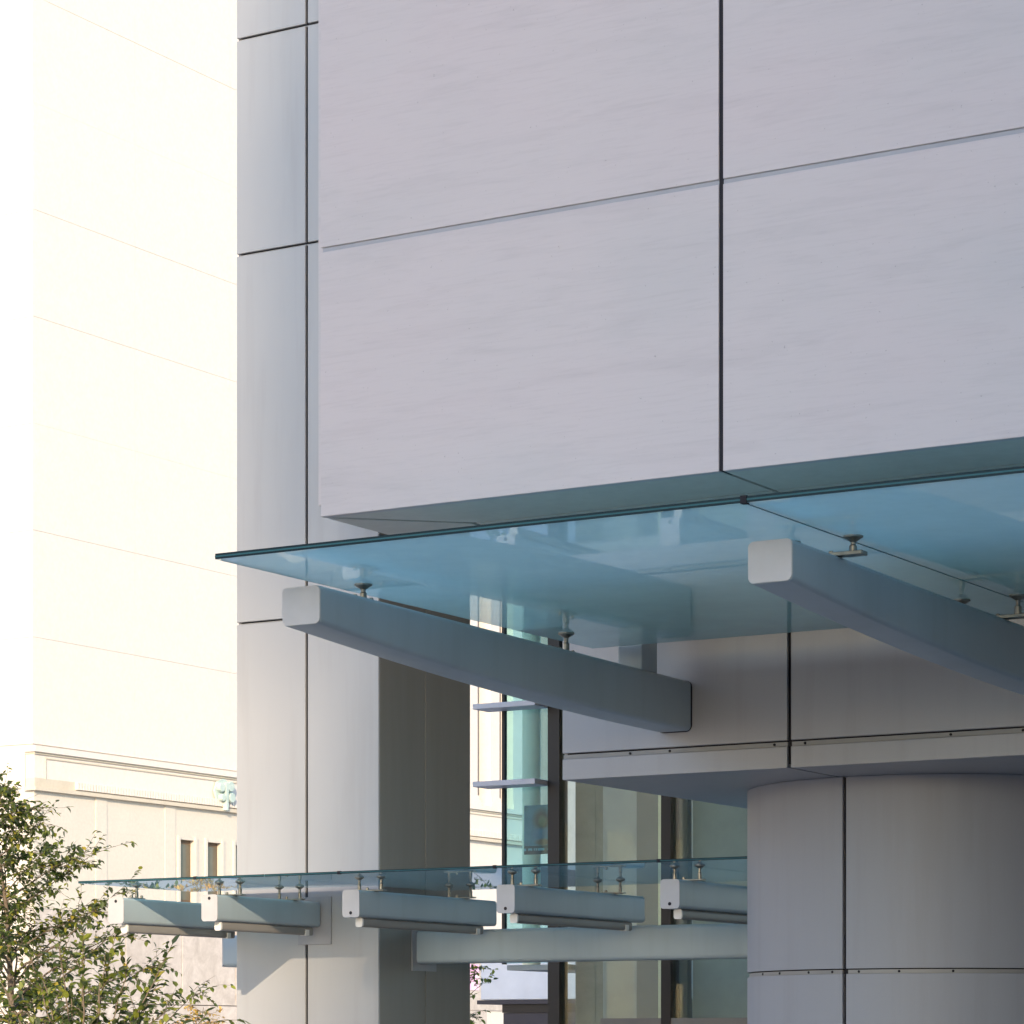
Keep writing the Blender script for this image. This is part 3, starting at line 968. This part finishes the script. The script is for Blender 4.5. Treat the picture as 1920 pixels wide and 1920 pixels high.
def make_tree(name, label, base, height, radius, n_limb, n_twig, leaf, seed, mat='leaf', crown_low=0.15, per=9, group=None, power=0.8):
    rng = random.Random(seed)
    t = thing(name, label, 'tree', base, group)
    tv, tf, lv, lf = [], [], [], []
    base = Vector(base)
    trunk = shoot(rng, base, Vector((0, 0, 1)), height * 0.97, 12, -0.03, 0.07)
    tube_geo(tv, tf, trunk, [max(0.006, 0.06 * height / 4.5 * (1 - i / 12.6)) for i in range(13)], 8)
    for k in range(n_limb):
        u = crown_low + (0.97 - crown_low) * ((k + rng.random()) / n_limb)
        idx = min(11, int(u * 12))
        p = trunk[idx].lerp(trunk[idx + 1], u * 12 - idx)
        az = k * 2.399 + rng.uniform(-0.5, 0.5)
        reach = radius * max(0.12, (1 - u) ** power) * rng.uniform(0.75, 1.15)
        d = Vector((math.cos(az), math.sin(az), rng.uniform(0.45, 0.95)))
        limb = shoot(rng, p, d, reach * 1.25 + 0.15, 7, 0.05, 0.16)
        r0 = 0.02 * (1 - u) + 0.006
        tube_geo(tv, tf, limb, [max(0.003, r0 * (1 - i / 7.5)) for i in range(8)], 5)
        nt = max(3, int(n_twig * (0.35 + 0.65 * (1 - u) ** 0.7)))
        for q in range(nt):
            v = rng.uniform(0.12, 1.0)
            j = min(6, int(v * 7))
            s = limb[j].lerp(limb[j + 1], v * 7 - j)
            dd = (limb[j + 1] - limb[j]).normalized() + Vector((rng.uniform(-1, 1), rng.uniform(-1, 1), rng.uniform(-0.5, 0.9)))
            tl = rng.uniform(0.16, 0.42) * (radius / 1.8) ** 0.5
            tw = shoot(rng, s, dd, tl, 5, 0.09, 0.2)
            tube_geo(tv, tf, tw, [0.004, 0.0035, 0.003, 0.0025, 0.002, 0.0012], 3)
            for m in range(per):
                w = rng.uniform(0.1, 1.0)
                j2 = min(4, int(w * 5))
                lp_ = tw[j2].lerp(tw[j2 + 1], w * 5 - j2)
                ld = (tw[j2 + 1] - tw[j2]).normalized() * 0.5 + Vector((rng.uniform(-1, 1), rng.uniform(-1, 1), rng.uniform(-0.9, 0.35)))
                leaf_geo(lv, lf, lp_, ld, Vector((rng.uniform(-0.5, 0.5), rng.uniform(-0.5, 0.5), 1)), leaf * rng.uniform(0.65, 1.2), rng, rng.uniform(0.1, 0.7))
    link('trunk', mesh_from('trunk', tv, tf, True), 'bark', t)
    link('crown', mesh_from('crown', lv, lf), mat, t)
    return t

make_tree('young_tree', 'leafy young tree with small green leaves at the left edge', (-22.6, 26.2, 0), 4.95, 2.25, 70, 33, 0.08, 11, power=0.9, per=9)
make_tree('golden_shrub', 'small golden shrub in front of the granite wall beside the pillar', (-31.4, 41.2, 0), 2.35, 0.75, 26, 12, 0.07, 5, 'leaf_gold', per=8)
make_tree('young_tree', 'green sapling glimpsed through the gap right of the square pillar', (-19.15, 30.6, 0), 2.75, 0.85, 22, 12, 0.075, 23, per=7)

def make_bush(name, label, base, shoots, leaf, seed, spacing=0.03):
    """shrub of arching shoots; shoots: list of (tip offset vector, sag)"""
    rng = random.Random(seed)
    t = thing(name, label, 'shrub', base)
    base = Vector(base)
    tv, tf, lv, lf = [], [], [], []
    for tip, bend in shoots:
        tip = Vector(tip)
        n = 14
        pts = []
        for i in range(n + 1):
            u = i / n
            p = base + Vector((tip.x * u ** bend, tip.y * u ** bend, tip.z * u ** 0.85))
            p += Vector((rng.uniform(-1, 1), rng.uniform(-1, 1), rng.uniform(-1, 1))) * 0.015 * (u > 0)
            pts.append(p)
        tube_geo(tv, tf, pts, [0.012 * (1 - i / (n + 2)) + 0.0015 for i in range(n + 1)], 5)
        def dress(path, u0):
            L_ = sum((b - a).length for a, b in zip(path, path[1:]))
            m = int(L_ / spacing)
            for q in range(m):
                u = u0 + (1 - u0) * (q + rng.random()) / m
                f = u * (len(path) - 1)
                j = min(len(path) - 2, int(f))
                p = path[j].lerp(path[j + 1], f - j)
                d = (path[j + 1] - path[j]).normalized() * 0.7 + Vector((rng.uniform(-1, 1), rng.uniform(-1, 1), rng.uniform(-0.8, 0.5)))
                leaf_geo(lv, lf, p, d, Vector((rng.uniform(-0.5, 0.5), rng.uniform(-0.5, 0.5), 1)), leaf * rng.uniform(0.7, 1.25), rng, rng.uniform(0.1, 0.6))
        dress(pts, 0.25)
        for q in range(9):
            u = rng.uniform(0.35, 0.97)
            j = min(n - 1, int(u * n))
            d = (pts[j + 1] - pts[j]).normalized() + Vector((rng.uniform(-1, 1), rng.uniform(-1, 1), rng.uniform(-0.5, 0.7)))
            tw = shoot(rng, pts[j], d, rng.uniform(0.14, 0.4), 5, 0.05, 0.15)
            tube_geo(tv, tf, tw, [0.0035, 0.003, 0.0028, 0.0022, 0.0018, 0.001], 3)
            dress(tw, 0.1)
    link('stems', mesh_from('stems', tv, tf, True), 'bark', t)
    link('foliage', mesh_from('foliage', lv, lf), 'leaf', t)
    return t

rngb = random.Random(3)
CR_ = Vector((0.856, 0.517, 0))      # screen right in plan
CF_ = Vector((-0.517, 0.856, 0))
sh = []
def add_shoot(px, zz, depth, bend=1.5):
    v = CR_ * ((px - 170) * 22 / 5468) + CF_ * depth
    sh.append(((v.x, v.y, zz), bend))
for px, zz in ((345, 2.36), (325, 2.22), (400, 1.86), (380, 1.95), (365, 1.76), (300, 2.1), (285, 1.95), (255, 2.25), (230, 2.45), (215, 2.3), (240, 1.95),
               (200, 2.1), (180, 2.45), (160, 2.25), (140, 2.05), (120, 2.4), (95, 2.15), (70, 2.3), (45, 2.0), (20, 2.2), (0, 1.95), (-30, 2.2), (-60, 2.0), (310, 1.8), (270, 1.75)):
    add_shoot(px, zz, rngb.uniform(-0.35, 0.45), rngb.uniform(1.2, 1.9))
make_bush('leafy_shrub', 'leafy shrub with larger glossy leaves in front of the lower canopy', (-14.16, 17.15, 0), sh, 0.085, 8, 0.05)
